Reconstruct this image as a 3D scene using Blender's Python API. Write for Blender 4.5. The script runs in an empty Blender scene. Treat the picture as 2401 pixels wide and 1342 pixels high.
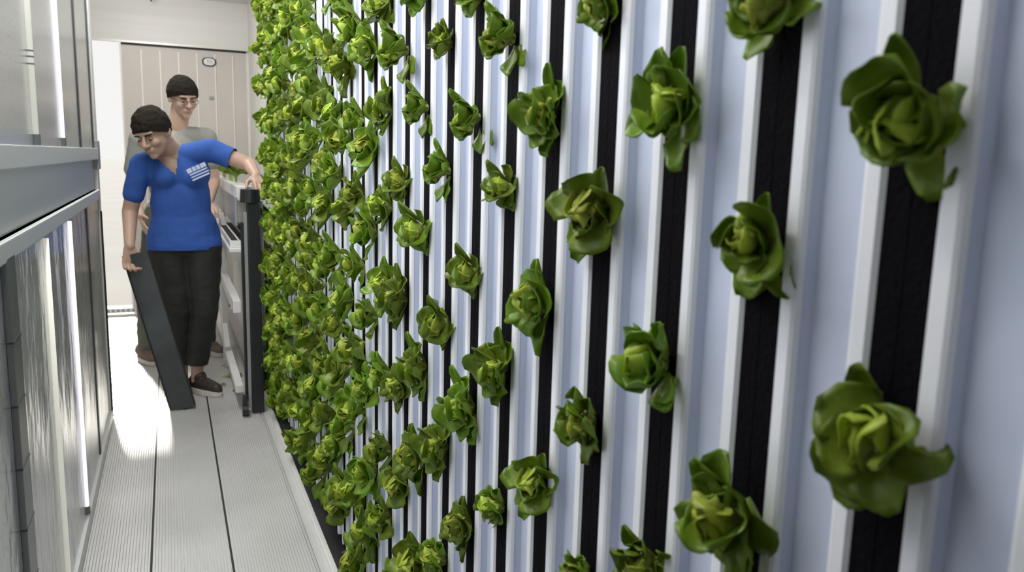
import bpy, bmesh, math, random
from mathutils import Vector, Matrix, noise, Quaternion
PI = math.pi
sc = bpy.context.scene
C = sc.collection

# ------------------------------------------------------------------ camera, world, sun, exposure
IMW, IMH, FPX, CAMH = 2401, 1342, 1840.6, 1.28
ay = Vector((395-IMW/2, -(355-IMH/2), -FPX)).normalized()
az = -Vector((895-IMW/2, -(12171-IMH/2), -FPX)).normalized()
az = (az-az.dot(ay)*ay).normalized()
ax = ay.cross(az)
cam_d = bpy.data.cameras.new('camera'); cam = bpy.data.objects.new('camera', cam_d); C.objects.link(cam)
cam_d.sensor_fit = 'HORIZONTAL'; cam_d.sensor_width = 36; cam_d.lens = FPX/IMW*36
cam_d.clip_start = .02; cam_d.clip_end = 200
cam.matrix_world = Matrix(((*ax, 0), (*ay, 0), (*az, CAMH), (0, 0, 0, 1)))
cam_d.dof.use_dof = True; cam_d.dof.focus_distance = 1.9; cam_d.dof.aperture_fstop = 6.3
sc.camera = cam
def project(p):
    q = Vector((p[0], p[1], p[2]-CAMH)); c = q.x*ax+q.y*ay+q.z*az
    if c.z >= 0: return None
    return IMW/2-c.x/c.z*FPX, IMH/2+c.y/c.z*FPX

w = bpy.data.worlds.new('world'); sc.world = w; w.use_nodes = True
w.node_tree.nodes['Background'].inputs[0].default_value = (1, .995, .985, 1)
w.node_tree.nodes['Background'].inputs[1].default_value = .86
sun_d = bpy.data.lights.new('sun', 'SUN'); sun_d.energy = 7.5; sun_d.angle = math.radians(4.0); sun_d.color = (1, .95, .86)
sun = bpy.data.objects.new('sun', sun_d); C.objects.link(sun)
sun.rotation_euler = Vector((.16, -1, -.66)).to_track_quat('-Z', 'Y').to_euler()
def area(name, loc, size, energy, direction, color=(1, 1, 1)):
    l = bpy.data.lights.new(name, 'AREA'); l.shape = 'RECTANGLE'; l.size, l.size_y = size; l.energy = energy; l.color = color
    o = bpy.data.objects.new(name, l); C.objects.link(o); o.location = loc
    z = -Vector(direction).normalized(); y = Vector((0, 1, 0)); x = y.cross(z).normalized(); y = z.cross(x)
    o.rotation_euler = Matrix((x, y, z)).transposed().to_euler()
    return o
CEIL_E = 54; SIDE_E = 9
area('ceiling_lamp_and_fill', (-.13, 3.2, 2.345), (.12, 5.0), CEIL_E, (.22, 0, -1), (1, .98, .95))
area('ceiling_lamp_and_fill', (-.13, 5.82, 2.30), (.15, .12), 3.6, (.12, .9, -.50), (1, .98, .95))  # added fill light to brighten the door header, not a lamp of its own
sc.view_settings.view_transform = 'Standard'; sc.view_settings.look = 'None'
sc.view_settings.exposure = 0.10; sc.view_settings.gamma = 1.0; sc.view_settings.use_curve_mapping = False

# ------------------------------------------------------------------ materials
def mat(name, col, rough=.5, metal=0, bump=0, bscale=30, var=0, vscale=6, spec=.5, emit=None, estr=0, stretch=(1, 1, 1), coat=0):
    m = bpy.data.materials.new(name); m.use_nodes = True; nt = m.node_tree; b = nt.nodes['Principled BSDF']
    b.inputs['Base Color'].default_value = (*col, 1); b.inputs['Roughness'].default_value = rough
    b.inputs['Metallic'].default_value = metal; b.inputs['Specular IOR Level'].default_value = spec
    b.inputs['Coat Weight'].default_value = coat
    if emit: b.inputs['Emission Color'].default_value = (*emit, 1); b.inputs['Emission Strength'].default_value = estr
    if bump or var:
        tc = nt.nodes.new('ShaderNodeTexCoord'); mp = nt.nodes.new('ShaderNodeMapping'); mp.inputs['Scale'].default_value = stretch
        nt.links.new(tc.outputs['Object'], mp.inputs[0])
    if bump:
        n = nt.nodes.new('ShaderNodeTexNoise'); n.inputs['Scale'].default_value = bscale; n.inputs['Detail'].default_value = 4
        nt.links.new(mp.outputs[0], n.inputs['Vector'])
        bp = nt.nodes.new('ShaderNodeBump'); bp.inputs['Strength'].default_value = bump; bp.inputs['Distance'].default_value = .01 if bscale > 5 else .03
        nt.links.new(n.outputs[0], bp.inputs['Height']); nt.links.new(bp.outputs[0], b.inputs['Normal'])
    if var:
        n = nt.nodes.new('ShaderNodeTexNoise'); n.inputs['Scale'].default_value = vscale; n.inputs['Detail'].default_value = 5
        nt.links.new(mp.outputs[0], n.inputs['Vector'])
        r = nt.nodes.new('ShaderNodeValToRGB'); r.color_ramp.elements[0].position = .3; r.color_ramp.elements[1].position = .7
        r.color_ramp.elements[0].color = (*[c*(1-var) for c in col], 1); r.color_ramp.elements[1].color = (*[min(1, c*(1+var*.6)) for c in col], 1)
        nt.links.new(n.outputs[0], r.inputs[0]); nt.links.new(r.outputs[0], b.inputs['Base Color'])
    return m
def leaf_mat(name, base, tip, trans=.35, rough=.36):
    m = bpy.data.materials.new(name); m.use_nodes = True; nt = m.node_tree; N = nt.nodes; L = nt.links
    b = N['Principled BSDF']; out = N['Material Output']
    at = N.new('ShaderNodeAttribute'); at.attribute_name = 'leaf_u'
    r = N.new('ShaderNodeValToRGB'); r.color_ramp.elements[0].color = (*base, 1); r.color_ramp.elements[1].color = (*tip, 1)
    r.color_ramp.elements[0].position = .12; r.color_ramp.elements[1].position = .75
    L.new(at.outputs['Fac'], r.inputs[0])
    oi = N.new('ShaderNodeObjectInfo'); hs = N.new('ShaderNodeHueSaturation')
    mr = N.new('ShaderNodeMapRange'); mr.inputs['To Min'].default_value = .488; mr.inputs['To Max'].default_value = .51
    mv = N.new('ShaderNodeMapRange'); mv.inputs['To Min'].default_value = .72; mv.inputs['To Max'].default_value = 1.12
    L.new(oi.outputs['Random'], mr.inputs[0]); L.new(mr.outputs[0], hs.inputs['Hue'])
    L.new(oi.outputs['Random'], mv.inputs[0]); L.new(mv.outputs[0], hs.inputs['Value'])
    tc = N.new('ShaderNodeTexCoord'); n = N.new('ShaderNodeTexNoise'); n.inputs['Scale'].default_value = 55; n.inputs['Detail'].default_value = 3
    L.new(tc.outputs['Object'], n.inputs['Vector'])
    mx = N.new('ShaderNodeMixRGB'); mx.blend_type = 'MULTIPLY'; mx.inputs[0].default_value = .38
    rr = N.new('ShaderNodeValToRGB'); rr.color_ramp.elements[0].position = .3; rr.color_ramp.elements[0].color = (.45, .5, .35, 1); rr.color_ramp.elements[1].position = .62
    L.new(n.outputs[0], rr.inputs[0]); L.new(r.outputs[0], mx.inputs[1]); L.new(rr.outputs[0], mx.inputs[2])
    L.new(mx.outputs[0], hs.inputs['Color']); L.new(hs.outputs[0], b.inputs['Base Color'])
    bp = N.new('ShaderNodeBump'); bp.inputs['Strength'].default_value = .35; bp.inputs['Distance'].default_value = .004
    L.new(n.outputs[0], bp.inputs['Height']); L.new(bp.outputs[0], b.inputs['Normal'])
    b.inputs['Roughness'].default_value = rough; b.inputs['Specular IOR Level'].default_value = .4
    tr = N.new('ShaderNodeBsdfTranslucent'); ms = N.new('ShaderNodeMixShader'); ms.inputs[0].default_value = trans
    L.new(hs.outputs[0], tr.inputs[0]); L.new(b.outputs[0], ms.inputs[1]); L.new(tr.outputs[0], ms.inputs[2]); L.new(ms.outputs[0], out.inputs['Surface'])
    return m
M = dict(
    floor=mat('ribbed_aluminium', (.66, .655, .64), .38, .25, var=.10, vscale=3),
    wall=mat('white_wall', (.74, .73, .70), .5, var=.05, vscale=3),
    header=mat('painted_header', (.84, .83, .81), .55, var=.06, vscale=2, stretch=(.3, 1, 6)),
    door=mat('beige_door', (.65, .61, .57), .5, var=.06, vscale=3),
    rib=mat('door_rib', (.88, .85, .81), .4),
    black=mat('black_plastic', (.018, .02, .022), .38, var=.25, vscale=9),
    gasket=mat('black_rubber', (.01, .01, .009), .6),
    trough=mat('dark_trough', (.050, .058, .058), .27, var=.3, vscale=5, bump=.05),
    foam=mat('dark_growing_medium', (.0035, .003, .005), .95, bump=.3, bscale=180, spec=.08),
    casing=mat('shade_tinted_channel_plastic', (.60, .655, .80), .32, spec=.5),  # white plastic; the shade of the recess is put in as a bluish-grey tint
    lip=mat('lit_white_channel_lip', (.85, .86, .90), .32, spec=.5),  # same white plastic, coloured brighter so the lips look lit
    rail=mat('pale_metal_rail', (.75, .74, .70), .4, .2),
    alu=mat('brushed_aluminium', (.68, .69, .68), .36, .5, bump=.05, bscale=12, stretch=(1, .1, 1)),
    darkalu=mat('dark_metal_strip', (.06, .065, .07), .3, .5),
    post=mat('grey_post', (.20, .205, .20), .35, .5, var=.3, vscale=3, stretch=(1, 1, .4)),
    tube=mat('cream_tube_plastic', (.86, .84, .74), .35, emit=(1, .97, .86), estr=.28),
    lit=mat('lit_tube', (.9, .88, .95), .3, emit=(.93, .90, 1.0), estr=.9),
    white=mat('white_metal', (.80, .80, .79), .35, var=.04),
    greyrail=mat('grey_metal', (.35, .36, .37), .4, .3),
    ground=mat('outdoor_concrete', (.28, .28, .275), .9, spec=.1, var=.05, vscale=.8),
    skin=mat('skin_light', (.62, .42, .32), .5, var=.05, vscale=10),
    skin2=mat('skin_tanned', (.50, .33, .245), .5, var=.05, vscale=10),
    hair=mat('dark_hair', (.022, .018, .014), .9, bump=1, bscale=90, stretch=(1, 1, .15), spec=.12),
    blue=mat('blue_cotton', (.030, .10, .40), .85, bump=.15, bscale=40, var=.12, vscale=8),
    grey=mat('grey_cotton', (.33, .34, .31), .85, bump=.15, bscale=40, var=.08),
    pants=mat('black_cotton', (.022, .022, .019), .8, bump=.2, bscale=30, var=.2),
    khaki=mat('grey_trousers', (.13, .135, .115), .8, bump=.2, bscale=30, var=.1),
    shoe=mat('dark_brown_shoe', (.040, .027, .026), .5, var=.2),
    shoe2=mat('brown_shoe', (.17, .12, .10), .6, var=.2),
    sole=mat('pale_sole', (.70, .66, .62), .6),
    print_=mat('shirt_print', (.55, .62, .80), .8),
    eye=mat('eye_white', (.42, .37, .34), .3), iris=mat('dark_iris', (.03, .02, .015), .2),
    lips=mat('lips', (.40, .24, .19), .5),
    frame=mat('spectacle_frame', (.10, .08, .06), .3, .6),
    leaf=leaf_mat('lettuce_outer', (.48, .60, .10), (.185, .315, .012), .32),
    heart=leaf_mat('lettuce_heart', (.80, .84, .34), (.56, .68, .07), .36),
    stem=mat('pale_stem', (.45, .60, .22), .5),
)
def glass_mat():
    m = bpy.data.materials.new('lens_glass'); m.use_nodes = True; b = m.node_tree.nodes['Principled BSDF']
    b.inputs['Transmission Weight'].default_value = 1; b.inputs['Roughness'].default_value = 0; b.inputs['IOR'].default_value = 1.03
    b.inputs['Base Color'].default_value = (.95, .95, .95, 1); return m
M['lens'] = glass_mat()
def sheet_mat(name, wrinkle):
    m = mat(name, (.74, .755, .745), .22, .62, bump=wrinkle, bscale=4.5, stretch=(1, 1, .5)); nt = m.node_tree; N = nt.nodes; L = nt.links; b = N['Principled BSDF']
    tc = N.new('ShaderNodeTexCoord'); mp = N.new('ShaderNodeMapping'); mp.inputs['Scale'].default_value = (1, 1, 1)
    sep = N.new('ShaderNodeSeparateXYZ'); cmb = N.new('ShaderNodeCombineXYZ')
    L.new(tc.outputs['Object'], sep.inputs[0]); L.new(sep.outputs['Y'], cmb.inputs['X']); L.new(sep.outputs['Z'], cmb.inputs['Y'])
    v = N.new('ShaderNodeTexVoronoi'); v.voronoi_dimensions = '2D'; v.inputs['Scale'].default_value = 26; v.inputs['Randomness'].default_value = .35
    L.new(cmb.outputs[0], v.inputs['Vector'])
    r = N.new('ShaderNodeValToRGB'); r.color_ramp.elements[0].position = .07; r.color_ramp.elements[1].position = .10
    r.color_ramp.elements[0].color = (.25, .26, .26, 1); r.color_ramp.elements[1].color = (.60, .615, .61, 1)
    L.new(v.outputs['Distance'], r.inputs[0]); L.new(r.outputs[0], b.inputs['Base Color'])
    return m
M['sheet'] = sheet_mat('reflective_sheet', .04); M['sheet_low'] = sheet_mat('wrinkled_reflective_sheet', .6)

# ------------------------------------------------------------------ builders
def link(name, bm, m, parent=None, smooth=False, mats=None):
    me = bpy.data.meshes.new(name)
    if parent is not None:
        bmesh.ops.translate(bm, verts=bm.verts, vec=-Vector(parent_loc(parent)))
    bm.normal_update(); bm.to_mesh(me); bm.free()
    for x in (mats or [m]): me.materials.append(x)
    if smooth: me.polygons.foreach_set('use_smooth', [True]*len(me.polygons))
    o = bpy.data.objects.new(name, me); C.objects.link(o)
    if parent is not None: o.parent = parent
    return o
def parent_loc(p):
    v = Vector(p.location); q = p.parent
    while q: v += Vector(q.location); q = q.parent
    return v
def thing(name, label, cat, loc=(0, 0, 0), group=None):
    o = bpy.data.objects.new(name, None); o.empty_display_size = .05; C.objects.link(o); o.location = loc
    return tag(o, label, cat, group)
def tag(o, label, cat=None, group=None):
    o['label'] = label
    if cat: o['category'] = cat
    if group: o['group'] = group
    return o
def struct(name, bm, m, smooth=False):
    o = link(name, bm, m, smooth=smooth); o['kind'] = 'structure'; return o
def bx(bm, x0, x1, y0, y1, z0, z1, bev=0):
    r = bmesh.ops.create_cube(bm, size=1); vs = r['verts']
    bmesh.ops.scale(bm, vec=(x1-x0, y1-y0, z1-z0), verts=vs); bmesh.ops.translate(bm, vec=((x0+x1)/2, (y0+y1)/2, (z0+z1)/2), verts=vs)
    if bev:
        es = list({e for v in vs for e in v.link_edges})
        bmesh.ops.bevel(bm, geom=es, offset=bev, segments=2, profile=.7, affect='EDGES')
    return vs
def box(*a, **k):
    bm = bmesh.new(); bx(bm, *a, **k); return bm
def frame_of(d):
    z = Vector(d).normalized(); t = Vector((0, 0, 1)) if abs(z.z) < .9 else Vector((1, 0, 0))
    x = t.cross(z).normalized(); return x, z.cross(x), z
def cone(bm, a, b, ra, rb, seg=16, caps=False):
    """round cone from a to b (sphere ends when caps False means rounded)"""
    a = Vector(a); b = Vector(b); x, y, z = frame_of(b-a) if (b-a).length > 1e-6 else (Vector((1, 0, 0)), Vector((0, 1, 0)), Vector((0, 0, 1)))
    rings = []
    n = 5
    prof = []
    if caps: prof = [(a, 0.0), (a, ra), (b, rb), (b, 0.0)]
    else:
        for i in range(n+1):
            t = PI/2*(1-i/n); prof.append((a-z*ra*math.sin(t), ra*math.cos(t)))
        for i in range(n+1):
            t = PI/2*i/n; prof.append((b+z*rb*math.sin(t), rb*math.cos(t)))
    for c, r in prof:
        if r < 1e-6: rings.append([bm.verts.new(c)])
        else: rings.append([bm.verts.new(c+x*r*math.cos(2*PI*k/seg)+y*r*math.sin(2*PI*k/seg)) for k in range(seg)])
    for p, q in zip(rings, rings[1:]):
        if len(p) == 1:
            for k in range(seg): bm.faces.new((p[0], q[(k+1) % seg], q[k]))
        elif len(q) == 1:
            for k in range(seg): bm.faces.new((p[k], p[(k+1) % seg], q[0]))
        else:
            for k in range(seg): bm.faces.new((p[k], p[(k+1) % seg], q[(k+1) % seg], q[k]))
def ell(bm, c, r, mtx=None, seg=20):
    res = bmesh.ops.create_uvsphere(bm, u_segments=seg, v_segments=seg//2+2, radius=1)
    mm = Matrix.Translation(Vector(c)) @ Matrix.Diagonal((*r, 1))
    if mtx is not None: mm = mtx @ mm
    bmesh.ops.transform(bm, matrix=mm, verts=res['verts'])
def extrude_profile(bm, pts, z0, z1, closed=True):
    """pts in XY, extruded along Z"""
    a = [bm.verts.new((x, y, z0)) for x, y in pts]; b = [bm.verts.new((x, y, z1)) for x, y in pts]
    n = len(pts)
    for i in range(n if closed else n-1): bm.faces.new((a[i], a[(i+1) % n], b[(i+1) % n], b[i]))
    if closed: bm.faces.new(a[::-1]); bm.faces.new(b)
    bmesh.ops.recalc_face_normals(bm, faces=bm.faces)
ORD = ['', 'first', 'second', 'third', 'fourth', 'fifth', 'sixth', 'seventh', 'eighth', 'ninth', 'tenth', 'eleventh', 'twelfth', 'thirteenth', 'fourteenth', 'fifteenth',
       'sixteenth', 'seventeenth', 'eighteenth', 'nineteenth', 'twentieth']+['twenty-'+s for s in ('first', 'second', 'third', 'fourth', 'fifth', 'sixth', 'seventh', 'eighth', 'ninth')]+['thirtieth']

# ------------------------------------------------------------------ structure
Y0, YD, XL, XR, ZC = -1.6, 6.83, -1.75, .62, 2.45
bm = bmesh.new()          # ribbed floor: one profile across, run along the aisle
pts = []; P = .2355; s0 = .136; x = XL
seams = [s0+P*k for k in range(-9, 3)]
edges_x = [XL]+[s for s in seams if XL < s < .375]+[.385]
for a, b in zip(edges_x, edges_x[1:]):
    pts += [(a, -.012), (a+.0034, -.012), (a+.0034, 0)]
    n = max(1, int((b-a-.012)/.0092)); st = (b-a-.012)/n
    for i in range(n):
        u = a+.006+i*st
        pts += [(u, 0), (u+st*.46, 0), (u+st*.54, -.0060), (u+st*.92, -.0060)]
    pts += [(b-.006, 0), (b-.0034, 0), (b-.0034, -.012)]
pts.append((.385, 0)); pts.append((XR, 0))
va = [bm.verts.new((px, Y0, pz)) for px, pz in pts]; vb = [bm.verts.new((px, YD+.1, pz)) for px, pz in pts]
for i in range(len(pts)-1): bm.faces.new((va[i], va[i+1], vb[i+1], vb[i]))
f = struct('floor', bm, M['floor'])
for k, sx in enumerate([q for q in seams if -1.0 < q < .2]):
    struct('trim_%d' % (4+k), box(sx-.0036, sx+.0036, Y0, YD, -.010, .0006), M['gasket'])
struct('ceiling', box(XL, XR+.02, Y0, YD+.05, ZC, ZC+.08), M['wall'])
struct('wall_left', box(XL-.08, XL, Y0, YD+.05, -.05, ZC), M['wall'])
struct('wall_right', box(XR, XR+.08, Y0, YD+.05, -.05, ZC), M['wall'])
struct('wall_near', box(XL-.08, XR+.08, Y0-.08, Y0, -.05, ZC+.08), M['wall'])
bm = box(XL-.08, XR+.08, YD, YD+.08, 2.10, ZC+.08)
bx(bm, XL-.08, -1.52, YD, YD+.08, -.05, 2.10); bx(bm, .60, XR+.08, YD, YD+.08, -.05, 2.10)
struct('wall_far', bm, M['header'])
bm = box(-1.55, .62, YD-.03, YD-.0, 2.085, 2.10)
struct('trim_1', bm, M['rail'])
# threshold strip with drain slots
bm = bmesh.new(); bx(bm, -1.52, .60, YD-.13, YD+.10, 0, .018)
bx(bm, -1.52, .60, YD-.03, YD+.10, .018, .045)
th = struct('trim_2', bm, M['white'])
bm = bmesh.new()
k = 0
while -1.5+k*.036 < .58:
    x = -1.5+k*.036; bx(bm, x, x+.016, YD-.0325, YD-.0295, .014, .040); k += 1
o = struct('trim_3', bm, M['greyrail'])
# door leaf that stays shut (right) and the open one (left)
bm = box(-.30, .60, YD+.0, YD+.05, .045, 2.075)
d1 = struct('door_1', bm, M['door'])
for k in range(7):
    x = -.165+k*.1325
    if x < .6:
        r = link('door_rib', box(x-.005, x+.005, YD-.008, YD, .06, 2.045, bev=.002), M['rib'], d1); r['kind'] = 'structure'
g = link('door_gasket', box(-.30, .60, YD-.012, YD+.04, 2.072, 2.096), M['gasket'], d1); g['kind'] = 'structure'
g = link('door_edge', box(-.312, -.300, YD-.004, YD+.05, .045, 2.075), M['rib'], d1); g['kind'] = 'structure'
bm = box(-1.56, -1.51, YD+.09, YD+1.2, .02, 2.09)
d2 = struct('door_2', bm, M['door'])
# outdoors
bm = bmesh.new()
vs = [bm.verts.new(v) for v in ((-60, YD+.10, -.02), (60, YD+.10, -.02), (60, 120, -.02), (-60, 120, -.02))]; bm.faces.new(vs)
struct('ground', bm, M['ground'])

# oval emblem and latch on the door leaf
t = thing('oval_badge', 'small oval pale badge with dark rim high on the beige door', 'badge', (.322, YD-.002, 1.985))
def oval(bm, cx, y0, y1, cz, hw, hh, seg=40, n=2.6):
    ring = []
    for k in range(seg):
        a = 2*PI*k/seg; c, s = math.cos(a), math.sin(a)
        ring.append((cx+hw*math.copysign(abs(c)**(2/n), c), cz+hh*math.copysign(abs(s)**(2/n), s)))
    A = [bm.verts.new((x, y0, z)) for x, z in ring]; B = [bm.verts.new((x, y1, z)) for x, z in ring]
    for k in range(seg): bm.faces.new((A[k], A[(k+1) % seg], B[(k+1) % seg], B[k]))
    bm.faces.new(A); bm.faces.new(B[::-1]); bmesh.ops.recalc_face_normals(bm, faces=bm.faces)
bm = bmesh.new(); oval(bm, .322, YD-.012, YD-.001, 1.985, .052, .034); link('rim', bm, M['black'], t)
bm = bmesh.new(); oval(bm, .322, YD-.016, YD-.0125, 1.985, .041, .027); fc = link('face', bm, M['white'], t)
bm = bmesh.new()
for dx, z0, z1 in ((-.012, -.014, .014), (.006, -.016, .016), (.020, -.012, .012)): bx(bm, .322+dx-.002, .322+dx+.002, YD-.0175, YD-.0165, 1.985+z0, 1.985+z1)
bx(bm, .310, .330, YD-.0175, YD-.0165, 1.991, 1.995)
link('mark', bm, M['greyrail'], t)
t = tag(link('door_latch', box(.315, .345, YD-.016, YD-.001, 1.70, 1.722, bev=.004), M['greyrail']), 'tiny grey latch knob on the beige door below the oval badge', 'latch')
C.objects.unlink(t); C.objects.link(t)

# ceiling lamp (only its far end peeks into the picture)
t = thing('ceiling_lamp', 'long white strip lamp under the ceiling with a black bracket at its far end', 'lamp', (.02, 2.3, ZC))
link('housing', box(-.21, -.05, -1.1, 5.75, 2.38, ZC, bev=.006), M['white'], t)
link('diffuser', box(-.195, -.065, -1.05, 5.7, 2.352, 2.381), mat('lamp_diffuser', (.9, .9, .88), .5, emit=(1, .98, .95), estr=1.0), t)
t2 = thing('ceiling_hook', 'small black hook hanging from the ceiling in front of the door header', 'hook', (-.075, 6.6, ZC))
bm = bmesh.new(); bx(bm, -.10, -.06, 6.58, 6.62, 2.42, ZC); cone(bm, (-.078, 6.6, 2.43), (-.074, 6.6, 2.368), .018, .004, 10)
link('hook_arm', bm, M['black'], t2)
link('hook_plate', box(-.17, -.03, 6.56, 6.64, ZC-.006, ZC), M['white'], t2)

# ------------------------------------------------------------------ tower wall
XW, PITCH, YT0 = .48, .141, .393
NT = range(-3, 27)
hs, hl = .0235, .0425
def casing_bm(sgn):
    bm = bmesh.new(); e = PITCH/2
    p = [(XW+.008, hs), (XW-.006, hs), (XW-.0085, hs+.003), (XW-.0085, hl-.004), (XW-.0065, hl), (XW+.006, hl+.004), (XW+.006, e), (XW+.055, e), (XW+.055, hs)]
    extrude_profile(bm, [(x, sgn*y) for x, y in p], .035, 2.40); return bm
def lip_bm(sgn):
    bm = bmesh.new()
    p = [(XW+.0, hs-.0012), (XW-.007, hs-.0012), (XW-.0102, hs+.0025), (XW-.0102, hl-.0045), (XW-.0085, hl-.001), (XW-.0045, hl+.0015), (XW-.0045, hl-.002), (XW+.0, hl-.006)]
    extrude_profile(bm, [(x, sgn*y) for x, y in p], .035, 2.40); return bm
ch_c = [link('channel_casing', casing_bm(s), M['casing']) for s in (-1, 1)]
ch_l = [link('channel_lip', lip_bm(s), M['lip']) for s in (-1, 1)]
bm = bmesh.new(); bx(bm, XW-.0072, XW+.03, -hs+.0014, -.0005, .035, 2.40); bx(bm, XW-.0072, XW+.03, .0005, hs-.0014, .035, 2.40)
ch_f = link('growing_medium', bm, M['foam'])
first = True
for n in NT:
    y = YT0+PITCH*n
    if n >= 0: lab = 'white wall channel with the %s black slot from the right edge' % ORD[n+1]
    elif n == -1: lab = 'white wall channel cut by the right edge of the picture'
    else: lab = 'white wall channel just beyond the right edge of the picture, %s from it' % ORD[-n-1]
    t = thing('growing_channel', lab, 'channel', (0, y, 0), 'white growing channels with black slots')
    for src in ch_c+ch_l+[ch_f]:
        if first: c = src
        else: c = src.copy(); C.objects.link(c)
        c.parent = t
    first = False
t = tag(link('channel_rail', box(.412, .430, Y0+.2, 3.92, 0, .018, bev=.003), M['rail']), 'long pale metal rail on the floor along the plant wall', 'rail')
t = tag(link('drain_gutter', box(.4315, .560, Y0+.2, 4.10, 0, .010, bev=.001), M['gasket']), 'narrow black gutter under the white channels', 'gutter')
t = tag(link('channel_header', box(.50, .60, Y0+.2, 4.12, 2.402, 2.44, bev=.003), M['rail']), 'pale metal bar above the white channels', 'rail')

# ------------------------------------------------------------------ lettuces
def leaf(bm, lay, rng, L, W, th0, curl, cup, az, base=(0, 0, 0), wave=.004, petiole=.22, tilt=0, th=.0007):
    NU, NV = 9, 6
    c, s = math.cos(az), math.sin(az)
    ph = rng.random()*6.3; k1 = rng.uniform(1.6, 2.6)
    r, h, a = 0.0, 0.0, th0
    cen = []
    for i in range(NU+1):
        cen.append((r, h, a)); a += curl/NU*(.4+1.2*i/NU); r += math.sin(a)*L/NU; h += math.cos(a)*L/NU
    top, bot = [], []
    for i, (r, h, a) in enumerate(cen):
        u = i/NU
        wd = W*(math.sin(PI*u**1.55)**.55 if 0 < u < 1 else 0)
        blend = min(1, max(0, (u-petiole)/.30)); wd = W*.16*(1-blend)+wd*blend
        if i == NU: wd = W*.30
        nr, nh = -math.cos(a), math.sin(a)       # normal towards plant axis
        rt, rb = [], []
        for j in range(NV+1):
            v = j/NV*2-1
            lift = cup*wd*(v*v) + wave*blend*abs(v)**2*math.sin(k1*u*6+ph+v*1.3) - .0014*math.exp(-(v*4)**2)*(1-u)
            xx = v*wd*(1-.22*abs(cup)*abs(v))
            rr, hh = r+nr*lift, h+nh*lift
            q = Vector((rr*c-xx*s, rr*s+xx*c, hh+tilt*xx))+Vector(base)
            n3 = Vector((nr*c, nr*s, nh))*th
            t1 = bm.verts.new(q+n3); t2 = bm.verts.new(q-n3); uu = u*(.8+.2*abs(v))
            t1[lay] = uu; t2[lay] = uu
            rt.append(t1); rb.append(t2)
        top.append(rt); bot.append(rb)
    for i in range(NU):
        for j in range(NV):
            bm.faces.new((top[i][j], top[i][j+1], top[i+1][j+1], top[i+1][j])); bm.faces.new((bot[i][j], bot[i+1][j], bot[i+1][j+1], bot[i][j+1]))
    for i in range(NU):
        bm.faces.new((top[i][0], top[i+1][0], bot[i+1][0], bot[i][0])); bm.faces.new((top[i+1][NV], top[i][NV], bot[i][NV], bot[i+1][NV]))
    for j in range(NV):
        bm.faces.new((top[NU][j], top[NU][j+1], bot[NU][j+1], bot[NU][j]))
def plant_meshes(seed):
    """local: axis +Z is away from the wall, unit radius about .05"""
    rng = random.Random(seed)
    style = seed % 4
    bo = bmesh.new(); lo = bo.verts.layers.float.new('leaf_u')
    no = rng.randint(8, 10); a0 = rng.random()*6.28
    for i in range(no):
        az = a0+i*2.399+rng.uniform(-.4, .4)
        L = rng.uniform(.036, .052); W = rng.uniform(.019, .027)
        leaf(bo, lo, rng, L, W, rng.uniform(.35, 1.1), rng.uniform(-.5, 1.2), rng.uniform(.2, .75), az, wave=rng.uniform(.002, .006),
             base=(rng.uniform(-.006, .006), rng.uniform(-.006, .006), rng.uniform(0, .012)), tilt=rng.uniform(-.7, .7))
    # one leaf stands up and one or two droop, as on every head in the bed
    leaf(bo, lo, rng, rng.uniform(.055, .070), rng.uniform(.010, .015), rng.uniform(.8, 1.15), rng.uniform(-.3, .3), rng.uniform(.6, .9), PI/2+rng.uniform(-.6, .6), wave=.001, petiole=.3)
    for k in range(rng.randint(1, 2)):
        leaf(bo, lo, rng, rng.uniform(.048, .064), rng.uniform(.012, .019), rng.uniform(1.0, 1.35), rng.uniform(-.2, .5), rng.uniform(.1, .6), -PI/2+rng.uniform(-.9, .9), wave=.003, petiole=.25)
    bh = bmesh.new(); lh = bh.verts.layers.float.new('leaf_u')
    nh = rng.randint(6, 8); a1 = rng.random()*6.28
    ox, oy = rng.uniform(-.006, .006), rng.uniform(-.006, .006)
    for i in range(nh):
        az = a1+i*2.2+rng.uniform(-.4, .4); f = i/(nh-1)
        if style == 0: th0, cu = .25+.4*f, rng.uniform(-1.6, -.6)
        elif style == 1: th0, cu = .2+.5*f, rng.uniform(-.9, .5)
        elif style == 2: th0, cu = .15+.5*f, rng.uniform(-2.0, -.2)
        else: th0, cu = .3+.5*f, rng.uniform(-1.4, .8)
        leaf(bh, lh, rng, rng.uniform(.038, .050)*(.8+.2*f), rng.uniform(.016, .023), th0, cu, rng.uniform(.35, .85), az, wave=rng.uniform(.001, .004), petiole=.06,
             base=(ox, oy, .006+.008*(1-f)), tilt=rng.uniform(-.5, .5))
    bs = bmesh.new(); cone(bs, (0, 0, -.014), (0, 0, .012), .0045, .0065, 8)
    outs = []
    for nm, b, m in (('outer_leaves', bo, 'leaf'), ('heart_leaves', bh, 'heart'), ('stem', bs, 'stem')):
        b.normal_update(); me = bpy.data.meshes.new(nm); b.to_mesh(me); b.free(); me.materials.append(M[m])
        me.polygons.foreach_set('use_smooth', [True]*len(me.polygons)); outs.append((nm, me))
    return outs
NVAR = 14
PM = [plant_meshes(100+i*7+i) for i in range(NVAR)]
def lettuce(loc, rot, scale, var, label, group, name='lettuce_head'):
    t = thing(name, label, 'lettuce', loc, group)
    t.rotation_mode = 'QUATERNION'; t.rotation_quaternion = rot; t.scale = (scale,)*3
    for nm, me in PM[var % NVAR]:
        o = bpy.data.objects.new(nm, me); C.objects.link(o); o.parent = t
    return t
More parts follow.
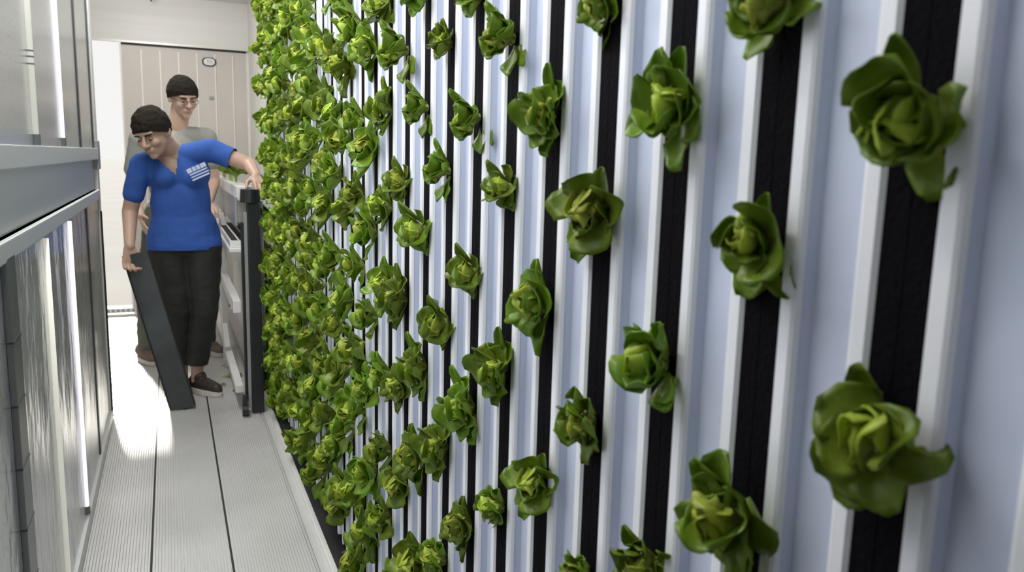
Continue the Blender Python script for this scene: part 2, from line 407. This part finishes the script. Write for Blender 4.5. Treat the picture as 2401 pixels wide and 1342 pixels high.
NEAR = [(-1, 1.204, .040), (0, 1.318, .046), (0, 1.078, .045), (1, 1.41, .040), (1, 1.214, .041), (1, .970, .052), (2, 1.33, .047), (2, 1.068, .045), (2, .850, .039),
 (3, 1.456, .036), (3, 1.224, .049), (3, .966, .042), (3, .76, .034), (4, 1.342, .042), (4, 1.083, .050), (4, .826, .042), (5, 1.455, .043), (5, 1.240, .036), (5, .960, .046), (5, .728, .040),
 (6, 1.540, .034), (6, 1.348, .042), (6, 1.092, .040), (6, .853, .050), (6, .625, .047), (7, 1.480, .034), (7, 1.256, .041), (7, .976, .046), (7, .730, .050), (7, .495, .048)]
rng = random.Random(5)
LIST = []
for i, (n, z, r) in enumerate(NEAR): LIST.append((n, z, r))
for n in range(8, 27):
    base = (.115, .235) if n % 2 == 0 else (.235, .115)
    z = base[0]+(.05 if n < 20 else .02)
    k = 0
    while z < 2.34:
        big = .048+.013*min(1, (n-8)/8)+(.005 if z < .9 else 0)
        LIST.append((n, z+rng.uniform(-.028, .028), rng.uniform(big-.008, big+.006))); z += .238 if n < 10 else .205 if n < 15 else .165; k += 1
LOOK = ['loose', 'ruffled', 'compact', 'open', 'bushy', 'upright-leaved', 'yellow-hearted', 'floppy']
groups = {}
byn = {}
for it in LIST: byn.setdefault(it[0], []).append(it)
pc = 0
for n in sorted(byn):
    col = sorted(byn[n], key=lambda q: -q[1]); y = YT0+PITCH*n
    vis = [c for c in col if -40 < project((XW-.03, y, c[1]))[1] < IMH+40]
    for c in col:
        if c not in vis: continue
        _, z, r = c; rk = vis.index(c)+1; pc += 1
        if n == -1: lab = 'green lettuce cut off by the right edge of the picture'
        elif n <= 7: lab = 'green lettuce in the %s black slot from the right edge, %s' % (ORD[n+1], 'topmost' if rk == 1 else 'lowest in view' if rk == len(vis) else ORD[rk]+' from the top')
        else: lab = 'small lettuce in the %s dark slot from the far end, %s' % (ORD[27-n], 'topmost' if rk == 1 else 'lowest' if rk == len(vis) else ORD[rk]+' from the top')
        ax_ = Vector((-1, rng.uniform(-.30, .08), rng.uniform(-.05, .35))).normalized()
        q = ax_.to_track_quat('Z', 'Y') @ Quaternion((0, 0, 1), rng.uniform(-.45, .45))
        lettuce((XW-.002-(.012 if n > 15 else 0), y+rng.uniform(-.003, .003), z), q, r/.0405, (pc*5+n*3) % NVAR, lab, 'lettuces growing from the wall channels')
print('plants', pc)

# ------------------------------------------------------------------ left reflective light panels
XP = -.305
def lpanel(name, label, z0, z1, sheet, tubes, cat='light panel'):
    t = thing(name, label, cat, (XP, 2.0, z0), 'reflective panels on the left')
    link('reflector_sheet', box(XP-.03, XP, -1.3, 4.05, z0+.03, z1), M[sheet], t)
    link('bottom_rail', box(XP-.03, XP+.012, -1.3, 4.06, z0, z0+.05, bev=.003), M['alu'], t)
    link('top_rail', box(XP-.03, XP+.012, -1.3, 4.06, z1-.04, z1, bev=.003), M['alu'], t)
    for y, kind in tubes:
        bm = bmesh.new()
        if kind in ('tube', 'lit'):
            r = .009 if kind == 'tube' else .007
            cone(bm, (XP+.003, y, z0+.075), (XP+.003, y, z1-.05), r, r, 14, caps=True)
            tb = link('led_tube', bm, M[kind], t, smooth=True)
            if kind == 'lit': tb['label'] = 'violet-white lit tube'
            bm = bmesh.new(); cone(bm, (XP+.003, y, z0+.052), (XP+.003, y, z0+.078), r+.003, r+.003, 12, caps=True)
            link('end_cap', bm, M['post'], tb)
            if name == 'light_panel' and kind == 'tube' and z0 > 1:
                for dz in (.245, .262, .276):
                    bm = bmesh.new(); cone(bm, (XP+.003, y, z0+dz), (XP+.003, y, z0+dz+.004), r+.0008, r+.0008, 14, caps=True); link('ring', bm, M['post'], tb)
        elif kind == 'strip':
            tb = link('dark_strip', box(XP, XP+.004, y-.020, y+.020, z0+.05, z1-.03), M['darkalu'], t)
        elif kind == 'post':
            tb = link('upright', box(XP, XP+.012, y-.045, y+.045, z0+.05, z1-.03, bev=.004), M['post'], t)
            tb['label'] = 'thick dark upright'
            for zz in [z0+.12+k*.13 for k in range(int((z1-z0-.2)/.13)+1)]:
                link('joint_band', box(XP, XP+.013, y-.046, y+.046, zz, zz+.004), M['darkalu'], tb)
    return t
tu = lpanel('light_panel', 'tall reflective grey panel with cream and violet-white tubes at the upper left', 1.235, 2.30, 'sheet',
            [(.61, 'tube'), (1.17, 'tube'), (1.73, 'tube'), (2.285, 'tube'), (2.85, 'lit'), (3.42, 'strip'), (3.97, 'strip')])
tl = lpanel('light_panel', 'wrinkled reflective grey panel with a thick dark upright at the lower left', .0, 1.10, 'sheet_low',
            [(.61, 'tube'), (1.17, 'tube'), (1.80, 'post'), (2.33, 'tube'), (2.88, 'lit'), (3.48, 'strip')])
area('tube_glow', (XP+.035, 1.9, 1.80), (.7, 2.9), SIDE_E, (1, 0, 0), (.93, .95, 1))
area('tube_glow', (XP+.035, 2.3, .65), (.8, 2.9), SIDE_E*.5, (1, 0, 0), (.93, .95, 1))
t = tag(link('recessed_channel', box(XP-.04, XP-.012, -1.3, 4.05, 1.10, 1.235), M['alu']), 'recessed brushed metal channel between the upper and lower left panels', 'channel')
t = thing('panel_end_post', 'grey metal post closing the far end of the left panels', 'post', (XP, 4.11, 0))
link('post_body', box(XP-.06, XP+.006, 4.062, 4.15, 0, 2.34, bev=.004), M['alu'], t)
link('joint_plate', box(XP-.06, XP+.012, 4.06, 4.175, 1.19, 1.32, bev=.004), M['greyrail'], t)
link('rubber_edge', box(XP+.0065, XP+.013, 4.066, 4.082, .02, 1.0), M['gasket'], t)
for zz in (.075, .19):
    bm = bmesh.new(); cone(bm, (XP-.02, 4.15, zz), (XP-.02, 4.172, zz), .014, .011, 10, caps=True); cone(bm, (XP-.02, 4.172, zz), (XP-.02, 4.18, zz), .006, .005, 8)
    link('bolt', bm, M['greyrail'], t, smooth=False)
t = tag(link('panel_backing', box(XP-.16, XP-.062, -1.3, 4.12, 0, 2.34), M['wall']), 'white core wall carrying the reflective panels', 'partition')

# ------------------------------------------------------------------ white rack and its load at the far right
t = thing('white_rack', 'long white metal rack past the end of the plant wall, with a black front post', 'rack', (.36, 4.0, 0))
link('front_post', box(.335, .392, 3.955, 4.02, .0, 1.045, bev=.004), M['black'], t)
link('post_trim', box(.318, .3335, 3.96, 4.02, .03, 1.0, bev=.002), M['greyrail'], t)
link('post_trim', box(.306, .3165, 3.965, 4.02, .06, .95, bev=.002), M['gasket'], t)
bm = bmesh.new(); cone(bm, (.352, 3.99, 1.047), (.352, 3.99, 1.11), .048, .044, 20, caps=True); link('post_cap', bm, M['black'], t, smooth=False)
link('top_board', box(.297, .372, 4.06, 6.0, 1.05, 1.12, bev=.005), M['white'], t)
link('side_board', box(.285, .296, 4.03, 6.0, .93, 1.07, bev=.003), M['greyrail'], t)
link('back_board', box(.40, .415, 4.03, 6.0, .10, 1.05), M['white'], t)
for z0, z1 in ((.50, .56), (.09, .13)):
    link('side_rail', box(.262, .300, 4.03, 6.35, z0, z1, bev=.004), M['white'], t)
link('leg', box(.262, .300, 6.31, 6.35, .0, .92, bev=.003), M['white'], t)
link('leg', box(.262, .300, 5.0, 5.04, .0, .92, bev=.003), M['white'], t)
bm = bmesh.new(); bx(bm, .262, .300, 4.9, 4.94, .0, .05)
v = bx(bm, -.015, .015, -.45, .45, -.02, .02); bmesh.ops.rotate(bm, verts=v, cent=(0, 0, 0), matrix=Matrix.Rotation(.42, 3, 'X')); bmesh.ops.translate(bm, verts=v, vec=(.275, 5.2, .32))
link('brace', bm, M['white'], t)
link('tray_shelf', box(.255, .398, 4.05, 6.0, .80, .815), M['white'], t)
for y, nm in ((3.93, 'caster'), (6.33, 'caster')):
    bm = bmesh.new(); cone(bm, (.285, y, .028), (.313, y, .028), .028, .028, 18, caps=True); bx(bm, .288, .310, y-.012, y+.03, .05, .10)
    link(nm, bm, M['black'], t)
t = thing('seedling_tray', 'white seedling tray with rows of black cells on the rack shelf', 'tray', (.30, 4.6, .816))
link('tray_body', box(.262, .394, 4.10, 5.2, .8155, .850, bev=.003), M['white'], t)
bm = bmesh.new()
for i in range(22):
    for j in range(3): bx(bm, .270+j*.041, .300+j*.041, 4.12+i*.049, 4.152+i*.049, .849, .8525)
link('tray_cells', bm, M['gasket'], t)
spots = [(.335, 4.60), (.330, 4.83), (.336, 5.06), (.330, 5.42), (.335, 5.65)]
for i, (x, y) in enumerate(spots):
    lettuce((x, y, 1.150), Quaternion((0, 0, 1), i*1.7), 1.5+.1*(i % 3), i*3+1,
            ['picked bright green lettuce at the near end of the white rack', 'second bright lettuce from the near end of the white rack', 'third bright lettuce from the near end of the white rack',
             'fourth bright lettuce from the near end of the white rack', 'farthest bright lettuce on the white rack'][i], 'picked lettuces on the white rack')

# ------------------------------------------------------------------ fallen leaves
def fallen(x, y, L, W, rz, label):
    bm = bmesh.new(); lay = bm.verts.layers.float.new('leaf_u')
    leaf(bm, lay, random.Random(int(x*1000)), L, W, 1.5, .1, .12, 0, petiole=.1, wave=.002)
    o = link('fallen_leaf', bm, M['leaf'], smooth=True); o.location = (x, y, .004); o.rotation_euler = (0, 0, rz)
    tag(o, label, 'leaf', 'leaves fallen on the floor')
fallen(.245, 4.93, .095, .035, .5, 'pale green leaf on the floor by the rack, the farther of two')
fallen(.235, 4.68, .11, .040, .1, 'bright green leaf on the floor by the rack, the nearer of two')
fallen(.24, 4.50, .035, .014, 2.0, 'tiny leaf scrap on the floor beyond the toe of the dark shoe')
fallen(.27, 4.36, .030, .013, 1.0, 'tiny leaf scrap on the floor closest to the black post')
fallen(-.23, 4.33, .022, .008, .2, 'tiny leaf scrap on the bright floor near the left panel')

# ------------------------------------------------------------------ people
def remeshed(name, bm, m, parent, voxel=.005, smooth=4, fold=0, fscale=9, cuts=(), thick=0):
    me = bpy.data.meshes.new(name); bm.to_mesh(me); bm.free()
    o = bpy.data.objects.new(name, me); C.objects.link(o)
    md = o.modifiers.new('r', 'REMESH'); md.mode = 'VOXEL'; md.voxel_size = voxel
    ms = o.modifiers.new('s', 'SMOOTH'); ms.factor = .5; ms.iterations = smooth
    dg = bpy.context.evaluated_depsgraph_get(); ev = o.evaluated_get(dg); me2 = bpy.data.meshes.new_from_object(ev)
    bpy.data.objects.remove(o); bpy.data.meshes.remove(me)
    b = bmesh.new(); b.from_mesh(me2); bpy.data.meshes.remove(me2)
    if fold:
        b.normal_update()
        for v in b.verts:
            p = v.co
            d = noise.noise(Vector((p.x*fscale, p.y*fscale, p.z*fscale*1.7)))+.5*noise.noise(Vector((p.x*fscale*2.3, p.y*fscale*2.3, p.z*fscale*4)))
            v.co += v.normal*d*fold
    for co, no in cuts:
        fs = b.faces[:]
        if isinstance(no, tuple):
            no, rad = no; fs = [f for f in fs if (f.calc_center_median()-co).length < rad]
        bmesh.ops.bisect_plane(b, geom=list({v for f in fs for v in f.verts})+list({e for f in fs for e in f.edges})+fs, plane_co=co, plane_no=no, clear_outer=True)
    if thick: bmesh.ops.solidify(b, geom=b.faces[:], thickness=thick)
    return link(name, b, m, parent, smooth=True)
def hmat(c, fwd, up):
    f = Vector(fwd).normalized(); u = Vector(up); u = (u-u.dot(f)*f).normalized(); y = -f; x = y.cross(u)
    return Matrix(((x.x, y.x, u.x, c[0]), (x.y, y.y, u.y, c[1]), (x.z, y.z, u.z, c[2]), (0, 0, 0, 1)))
def head_prims(bm, H, s=1.0):
    def E(c, r): ell(bm, c, r, H)
    def K(a, b, ra, rb): cone(bm, H @ Vector(a), H @ Vector(b), ra, rb, 12)
    E((0, .012, .030), (.073, .092, .084)); E((0, -.018, -.030), (.060, .066, .062)); E((0, -.030, -.060), (.046, .052, .045)); E((0, -.064, -.088), (.022, .020, .020))
    E((0, -.070, .030), (.052, .022, .016)); K((0, -.086, .012), (0, -.107, -.024), .008, .012)
    E((.013, -.094, -.028), (.008, .010, .007)); E((-.013, -.094, -.028), (.008, .010, .007))
    E((.034, -.062, -.022), (.024, .024, .022)); E((-.034, -.062, -.022), (.024, .024, .022))
    K((-.018, -.084, -.052), (.018, -.084, -.052), .0075, .0075); K((-.014, -.082, -.062), (.014, -.082, -.062), .008, .008)
    for q in (-1, 1): E((q*.074, .012, -.002), (.010, .020, .030)); E((q*.070, .004, -.012), (.012, .012, .014))
def face_parts(root, H, hairm, glasses=False, lipw=.014):
    for q in (-1, 1):
        bm = bmesh.new(); ell(bm, (q*.029, -.0775, .004), (.0095, .0110, .0040), H, 16); e = link('eye', bm, M['eye'], root, smooth=True)
        bm = bmesh.new(); ell(bm, (q*.029, -.0872, .001), (.005, .0025, .0038), H, 12); link('iris', bm, M['iris'], e, smooth=True)
        bm = bmesh.new(); cone(bm, H @ Vector((q*.016, -.094, .022)), H @ Vector((q*.044, -.084, .024)), .0035, .0025, 8); link('eyebrow', bm, hairm, root, smooth=True)
    bm = bmesh.new(); cone(bm, H @ Vector((-lipw, -.0895, -.056)), H @ Vector((0, -.0935, -.0555)), .0035, .005, 8); cone(bm, H @ Vector((0, -.0935, -.0555)), H @ Vector((lipw, -.0895, -.056)), .005, .0035, 8)
    link('mouth', bm, M['lips'], root, smooth=True)
def hair(root, H, m, front=.052, back=-.065, grow=.011, extra=()):
    bm = bmesh.new(); ell(bm, (0, .012, .032), (.073+grow, .092+grow, .084+grow*1.2), H, 32)
    for c, r in extra: ell(bm, c, r, H, 20)
    a = H @ Vector((0, -.09, front)); bk = H @ Vector((0, .10, back)); xx = (H.to_3x3() @ Vector((1, 0, 0)))
    n = (bk-a).cross(xx).normalized(); up = H.to_3x3() @ Vector((0, 0, 1))
    if n.dot(up) > 0: n = -n
    return remeshed('hair', bm, m, root, .005, 2, fold=.0045, fscale=28, cuts=((a, n),), thick=.0)
def hand_prims(bm, wrist, d, pn, side, curl=.5, s=1.0):
    """d: finger direction, pn: direction the palm faces, side: thumb side vector"""
    d = Vector(d).normalized(); pn = Vector(pn); pn = (pn-pn.dot(d)*d).normalized(); sd = d.cross(pn)
    if sd.dot(Vector(side)) < 0: sd = -sd
    w = Vector(wrist)
    for k, off in enumerate((-.028, -.010, .010, .028)): cone(bm, w+sd*off*.5+d*.005, w+d*.075*s+sd*off, .014, .011, 10)
    lens = (.060, .074, .080, .070)
    for k, off in enumerate((-.031, -.011, .010, .031)):
        p = w+d*.080*s+sd*off; a = curl*.5
        for seg, fr in enumerate((.45, .32, .23)):
            dd = d*math.cos(a)+pn*math.sin(a)+sd*off*1.2; q = p+dd.normalized()*lens[k]*fr; cone(bm, p, q, .0088-.0008*seg, .0082-.0008*seg, 8); p = q; a += curl
    p = w+d*.02+sd*.026; t1 = p+(d*.6+sd*.75+pn*.25).normalized()*.042; t2 = t1+(d*.85+sd*.25+pn*(.3+curl*.3)).normalized()*.032
    cone(bm, p, t1, .013, .0105, 8); cone(bm, t1, t2, .0100, .0085, 8)
def shoe(root, heel, toe, m, s=1.0):
    h = Vector(heel); t = Vector(toe); d = (t-h); d.z = 0; L = d.length; d.normalize(); sd = Vector((-d.y, d.x, 0)); base = h.copy(); base.z = 0.0
    def P(u, v, z): return base+d*u*L+sd*v+Vector((0, 0, z))
    bm = bmesh.new()
    cone(bm, P(.12, 0, .055), P(.5, 0, .048), .036, .038, 16); cone(bm, P(.5, 0, .048), P(.85, 0, .038), .038, .030, 16); cone(bm, P(.75, .01, .034), P(.90, 0, .032), .030, .024, 12)
    cone(bm, P(.16, 0, .07), P(.30, 0, .085), .034, .034, 14)
    up = remeshed('shoe', bm, m, root, .004, 3, cuts=((P(0, 0, .020), Vector((0, 0, -1))),))
    bm = bmesh.new(); ring = []
    for k in range(28):
        a = 2*PI*k/28; u = .48+.52*math.cos(a); wv = (.037+.010*math.sin((u-.2)*3))*math.sin(a); ring.append((u, wv))
    A = [bm.verts.new(P(u, v, .001)) for u, v in ring]; B = [bm.verts.new(P(u, v*1.03, .026)) for u, v in ring]
    for k in range(28): bm.faces.new((A[k], A[(k+1) % 28], B[(k+1) % 28], B[k]))
    bm.faces.new(A[::-1]); bm.faces.new(B); bmesh.ops.recalc_face_normals(bm, faces=bm.faces)
    link('sole', bm, M['sole'], up)

# --- person in the blue shirt
def blue_person():
    R = thing('person', 'person in a blue V-neck T-shirt and black trousers, head bowed, reaching to the plant wall', 'person', (.06, 4.38, 0))
    hc = Vector((-.088, 4.27, 1.365)); H = hmat(hc, (-.42, -.80, -.42), (-.30, -.25, .92))
    sh_r, el_r, wr_r = Vector((-.150, 4.37, 1.215)), Vector((-.212, 4.40, .975)), Vector((-.215, 4.24, .815))   # arm at the picture's left
    sh_l, el_l, wr_l = Vector((.190, 4.34, 1.285)), Vector((.355, 4.27, 1.225)), Vector((.372, 4.09, 1.17))
    neck = Vector((-.005, 4.38, 1.285))
    hip1, kn1, an1 = Vector((-.035, 4.40, .80)), Vector((-.012, 4.36, .46)), Vector((.000, 4.48, .10))
    hip2, kn2, an2 = Vector((.115, 4.39, .80)), Vector((.122, 4.34, .46)), Vector((.072, 4.43, .10))
    bm = bmesh.new(); head_prims(bm, H)
    cone(bm, H @ Vector((0, .03, -.05)), neck, .050, .056)
    ell(bm, (.015, 4.40, 1.17), (.140, .085, .13)); ell(bm, (.035, 4.40, .99), (.120, .078, .14)); ell(bm, (.040, 4.40, .86), (.140, .088, .11))
    cone(bm, neck+Vector((0, 0, -.03)), sh_r, .050, .046); cone(bm, neck+Vector((0, 0, -.03)), sh_l, .050, .046)
    cone(bm, sh_r, el_r, .046, .038); cone(bm, el_r, wr_r, .038, .024); cone(bm, sh_l, el_l, .045, .036); cone(bm, el_l, wr_l, .036, .024)
    hand_prims(bm, wr_r, (.02, -.25, -.95), (.35, -1, 0), (1, 0, 0), .75); hand_prims(bm, wr_l, (.15, -.75, -.35), (0, .1, -1), (-1, 0, 0), .45)
    for a, b, c in ((hip1, kn1, an1), (hip2, kn2, an2)): cone(bm, a, b, .080, .050); cone(bm, b, c, .052, .030); cone(bm, c, c+Vector((0, 0, -.045)), .030, .032)
    remeshed('body', bm, M['skin2'], R, .0045, 4)
    face_parts(R, H, M['hair'])
    hair(R, H, M['hair'], front=.040, back=-.055, grow=.013, extra=(((0, .10, .02), (.035, .03, .035)),))
    # shirt
    bm = bmesh.new()
    ell(bm, (.015, 4.395, 1.175), (.160, .105, .13)); ell(bm, (-.04, 4.34, 1.15), (.06, .07, .06)); ell(bm, (.085, 4.34, 1.15), (.06, .07, .06))
    ell(bm, (.028, 4.395, 1.02), (.147, .104, .24)); ell(bm, (.036, 4.40, .80), (.182, .128, .27)); cone(bm, (-.02, 4.40, .80), (.10, 4.40, .80), .122, .122)
    cone(bm, (-.01, 4.40, .92), (.08, 4.40, .92), .105, .105)
    cone(bm, (-.005, 4.39, 1.245), sh_r, .060, .055); cone(bm, (-.005, 4.39, 1.245), sh_l+Vector((-.01, 0, .005)), .062, .060)
    s1 = sh_r+(el_r-sh_r)*.62; s2 = sh_l+(el_l-sh_l)*.45
    cone(bm, sh_r, s1, .056, .053); cone(bm, sh_l, s2, .060, .058)
    d2 = (el_l-sh_l).normalized()
    sh = remeshed('blue_shirt', bm, M['blue'], R, .006, 8, fold=.0045, fscale=6, cuts=((Vector((0, 0, .785)), Vector((0, 0, -1))), (s2+d2*.015, (d2, .10))))
    # V-neck: drop shirt faces in the wedge at the throat
    b = bmesh.new(); b.from_mesh(sh.data); off = Vector(R.location); tip = Vector((.008, 0, 1.165))
    kill = []
    for f in b.faces:
        p = f.calc_center_median()+off
        if p.y < 4.42 and p.z > tip.z:
            h = (p.z-tip.z); cx = tip.x-.06*h/.12
            if abs(p.x-cx) < .62*h and abs(p.x-neck.x+.01) < .082 and p.z < 1.36: kill.append(f)
        elif (Vector((p.x, p.y, 0))-Vector((neck.x, neck.y, 0))).length < .055 and p.z > 1.24: kill.append(f)
    bmesh.ops.delete(b, geom=kill, context='FACES'); b.to_mesh(sh.data); b.free()
    # chest under the V
    # printed mark on the chest
    bm = bmesh.new()
    for z, x0, x1, h in ((.030, -.050, -.026, .022), (.030, -.022, -.004, .022), (.030, 0, .018, .022), (.030, .022, .050, .022), (.010, -.046, .048, .007), (-.004, -.046, .05, .006), (-.018, -.046, .046, .008)):
        bx(bm, x0, x1, -.0015, .0015, z-h/2, z+h/2)
    bmesh.ops.transform(bm, matrix=Matrix.Translation((.115, 4.256, 1.175)) @ Matrix.Rotation(.30, 4, 'Z') @ Matrix.Rotation(-.42, 4, 'Y') @ Matrix.Rotation(-.12, 4, 'X'), verts=bm.verts)
    pr = link('chest_print', bm, M['print_'], R); tag(pr, 'pale printed logo block')
    # trousers
    bm = bmesh.new()
    cone(bm, (-.02, 4.40, .80), (.10, 4.40, .80), .108, .108)
    for a, b_, c in ((hip1, kn1, an1), (hip2, kn2, an2)):
        cone(bm, a, b_, .105, .068); cone(bm, b_, c+(b_-c)*.16, .068, .050)
    cone(bm, (.04, 4.40, .78), (.05, 4.38, .50), .085, .05)
    remeshed('black_trousers', bm, M['pants'], R, .006, 5, fold=.005, fscale=9, cuts=((Vector((0, 0, .155)), Vector((0, 0, -1))), (Vector((0, 0, .80)), Vector((0, 0, 1)))))
    shoe(R, (.045, 4.47, 0), (.185, 4.30, 0), M['shoe']); shoe(R, (-.01, 4.54, 0), (-.005, 4.30, 0), M['shoe'])
blue_person()
bpy.data.objects['person'].location.x += .022
# --- person in the grey shirt behind
def grey_person():
    R = thing('person', 'person with glasses, short dark hair and a grey T-shirt standing behind, looking down', 'person', (.03, 5.22, 0))
    hc = Vector((.092, 5.17, 1.595)); H = hmat(hc, (.30, -.90, -.30), (.03, -.28, .95))
    neck = Vector((.055, 5.24, 1.43))
    shA, elA, wrA = Vector((-.150, 5.25, 1.345)), Vector((-.215, 5.28, 1.06)), Vector((-.165, 5.10, .90))
    shB, elB, wrB = Vector((.215, 5.22, 1.365)), Vector((.250, 5.22, 1.10)), Vector((.205, 5.00, .98))
    hip1, kn1, an1 = Vector((-.055, 5.24, .90)), Vector((-.132, 5.20, .50)), Vector((-.160, 5.22, .10))
    hip2, kn2, an2 = Vector((.110, 5.24, .90)), Vector((.165, 5.20, .50)), Vector((.175, 5.30, .10))
    bm = bmesh.new(); head_prims(bm, H); cone(bm, H @ Vector((0, .03, -.05)), neck, .054, .060)
    ell(bm, (.035, 5.25, 1.26), (.150, .095, .16)); ell(bm, (.03, 5.25, 1.06), (.130, .088, .15)); ell(bm, (.028, 5.25, .94), (.140, .09, .11))
    for a, b_, c in ((shA, elA, wrA), (shB, elB, wrB)):
        cone(bm, neck+Vector((0, 0, -.05)), a, .055, .050); cone(bm, a, b_, .048, .038); cone(bm, b_, c, .038, .025)
    hand_prims(bm, wrA, (.2, -.6, -.7), (1, 0, 0), (0, -1, 0), .5); hand_prims(bm, wrB, (.1, -.9, -.3), (0, 0, -1), (-1, 0, 0), .4)
    for a, b_, c in ((hip1, kn1, an1), (hip2, kn2, an2)): cone(bm, a, b_, .082, .052); cone(bm, b_, c, .054, .034); cone(bm, c, c+Vector((0, 0, -.04)), .034, .034)
    remeshed('body', bm, M['skin'], R, .005, 4)
    face_parts(R, H, M['hair'])
    hair(R, H, M['hair'], front=.040, back=-.040, grow=.014)
    # spectacles
    bm = bmesh.new()
    for q in (-1, 1):
        pts = [H @ Vector((q*.031+.022*math.cos(a), -.104, .002+.015*math.sin(a))) for a in [2*PI*k/18 for k in range(18)]]
        for k in range(18): cone(bm, pts[k], pts[(k+1) % 18], .0014, .0014, 6)
        cone(bm, H @ Vector((q*.053, -.103, .006)), H @ Vector((q*.078, .0, .006)), .0015, .0015, 6)
    cone(bm, H @ Vector((-.009, -.105, .006)), H @ Vector((.009, -.105, .006)), .0015, .0015, 6)
    sp = link('spectacles', bm, M['frame'], R)
    for q in (-1, 1):
        bm = bmesh.new(); cone(bm, H @ Vector((q*.031, -.1035, .002)), H @ Vector((q*.031, -.1045, .002)), .0145, .0145, 16, caps=True); link('lens', bm, M['lens'], sp)
    bm = bmesh.new()
    ell(bm, (.035, 5.245, 1.27), (.170, .115, .15)); ell(bm, (.03, 5.245, 1.08), (.150, .108, .16)); cone(bm, (-.04, 5.25, .90), (.095, 5.25, .90), .115, .115)
    cone(bm, (-.04, 5.25, .78), (.095, 5.25, .78), .118, .118)
    sA = shA+(elA-shA)*.62; sB = shB+(elB-shB)*.55
    cone(bm, (.05, 5.245, 1.375), shA, .064, .064); cone(bm, (.05, 5.245, 1.375), shB, .064, .062); cone(bm, shA, sA, .062, .060); cone(bm, shB, sB, .062, .060)
    remeshed('grey_shirt', bm, M['grey'], R, .006, 5, fold=.005, fscale=8, cuts=((Vector((0, 0, .86)), Vector((0, 0, -1))), (Vector((.055, 5.20, 1.428)), (Vector((.03, -.25, 1)), .10))))
    bm = bmesh.new(); cone(bm, (-.03, 5.25, .88), (.09, 5.25, .88), .105, .105)
    for a, b_, c in ((hip1, kn1, an1), (hip2, kn2, an2)): cone(bm, a, b_, .100, .074); cone(bm, b_, c, .074, .062)
    remeshed('grey_trousers', bm, M['khaki'], R, .006, 5, fold=.006, fscale=8, cuts=((Vector((0, 0, .075)), Vector((0, 0, -1))), (Vector((0, 0, .95)), Vector((0, 0, 1)))))
    shoe(R, (-.215, 5.30, 0), (-.125, 5.06, 0), M['shoe2']); shoe(R, (.165, 5.38, 0), (.262, 5.17, 0), M['shoe2'])
grey_person()
# --- black trough held by the blue-shirted person
t = thing('empty_trough', 'empty black plastic trough held upright and leaning by the person in blue', 'trough', (.02, 4.15, 0))
a = Vector((.018, 4.13, .004)); b = Vector((-.168, 4.215, .785)); u = (b-a).normalized(); xx = Vector((1, -.10, 0)); xx = (xx-xx.dot(u)*u).normalized(); nn = u.cross(xx)
Lh = (b-a).length
MT = Matrix(((xx.x, nn.x, u.x, a.x), (xx.y, nn.y, u.y, a.y), (xx.z, nn.z, u.z, a.z), (0, 0, 0, 1)))
bm = bmesh.new()
hw = .058; dp = .045; tk = .004
prof = [(-hw, -dp), (-hw, 0), (hw, 0), (hw, -dp), (hw-tk, -dp), (hw-tk, -tk), (-hw+tk, -tk), (-hw+tk, -dp)]
prof = [(-hw, dp), (-hw, 0), (hw, 0), (hw, dp), (hw-tk, dp), (hw-tk, tk), (-hw+tk, tk), (-hw+tk, dp)]
extrude_profile(bm, prof, 0, Lh); bmesh.ops.transform(bm, matrix=MT, verts=bm.verts); link('channel', bm, M['trough'], t)
bm = bmesh.new(); bx(bm, -hw+tk, hw-tk, tk, dp, .0, .006); bmesh.ops.transform(bm, matrix=MT, verts=bm.verts); link('end_cap', bm, M['gasket'], t)
bm = bmesh.new(); bx(bm, -hw-.003, -hw+.004, -.004, .0, .0, Lh); bx(bm, hw-.004, hw+.003, -.004, .0, .0, Lh); bmesh.ops.transform(bm, matrix=MT, verts=bm.verts); link('rim', bm, M['gasket'], t)
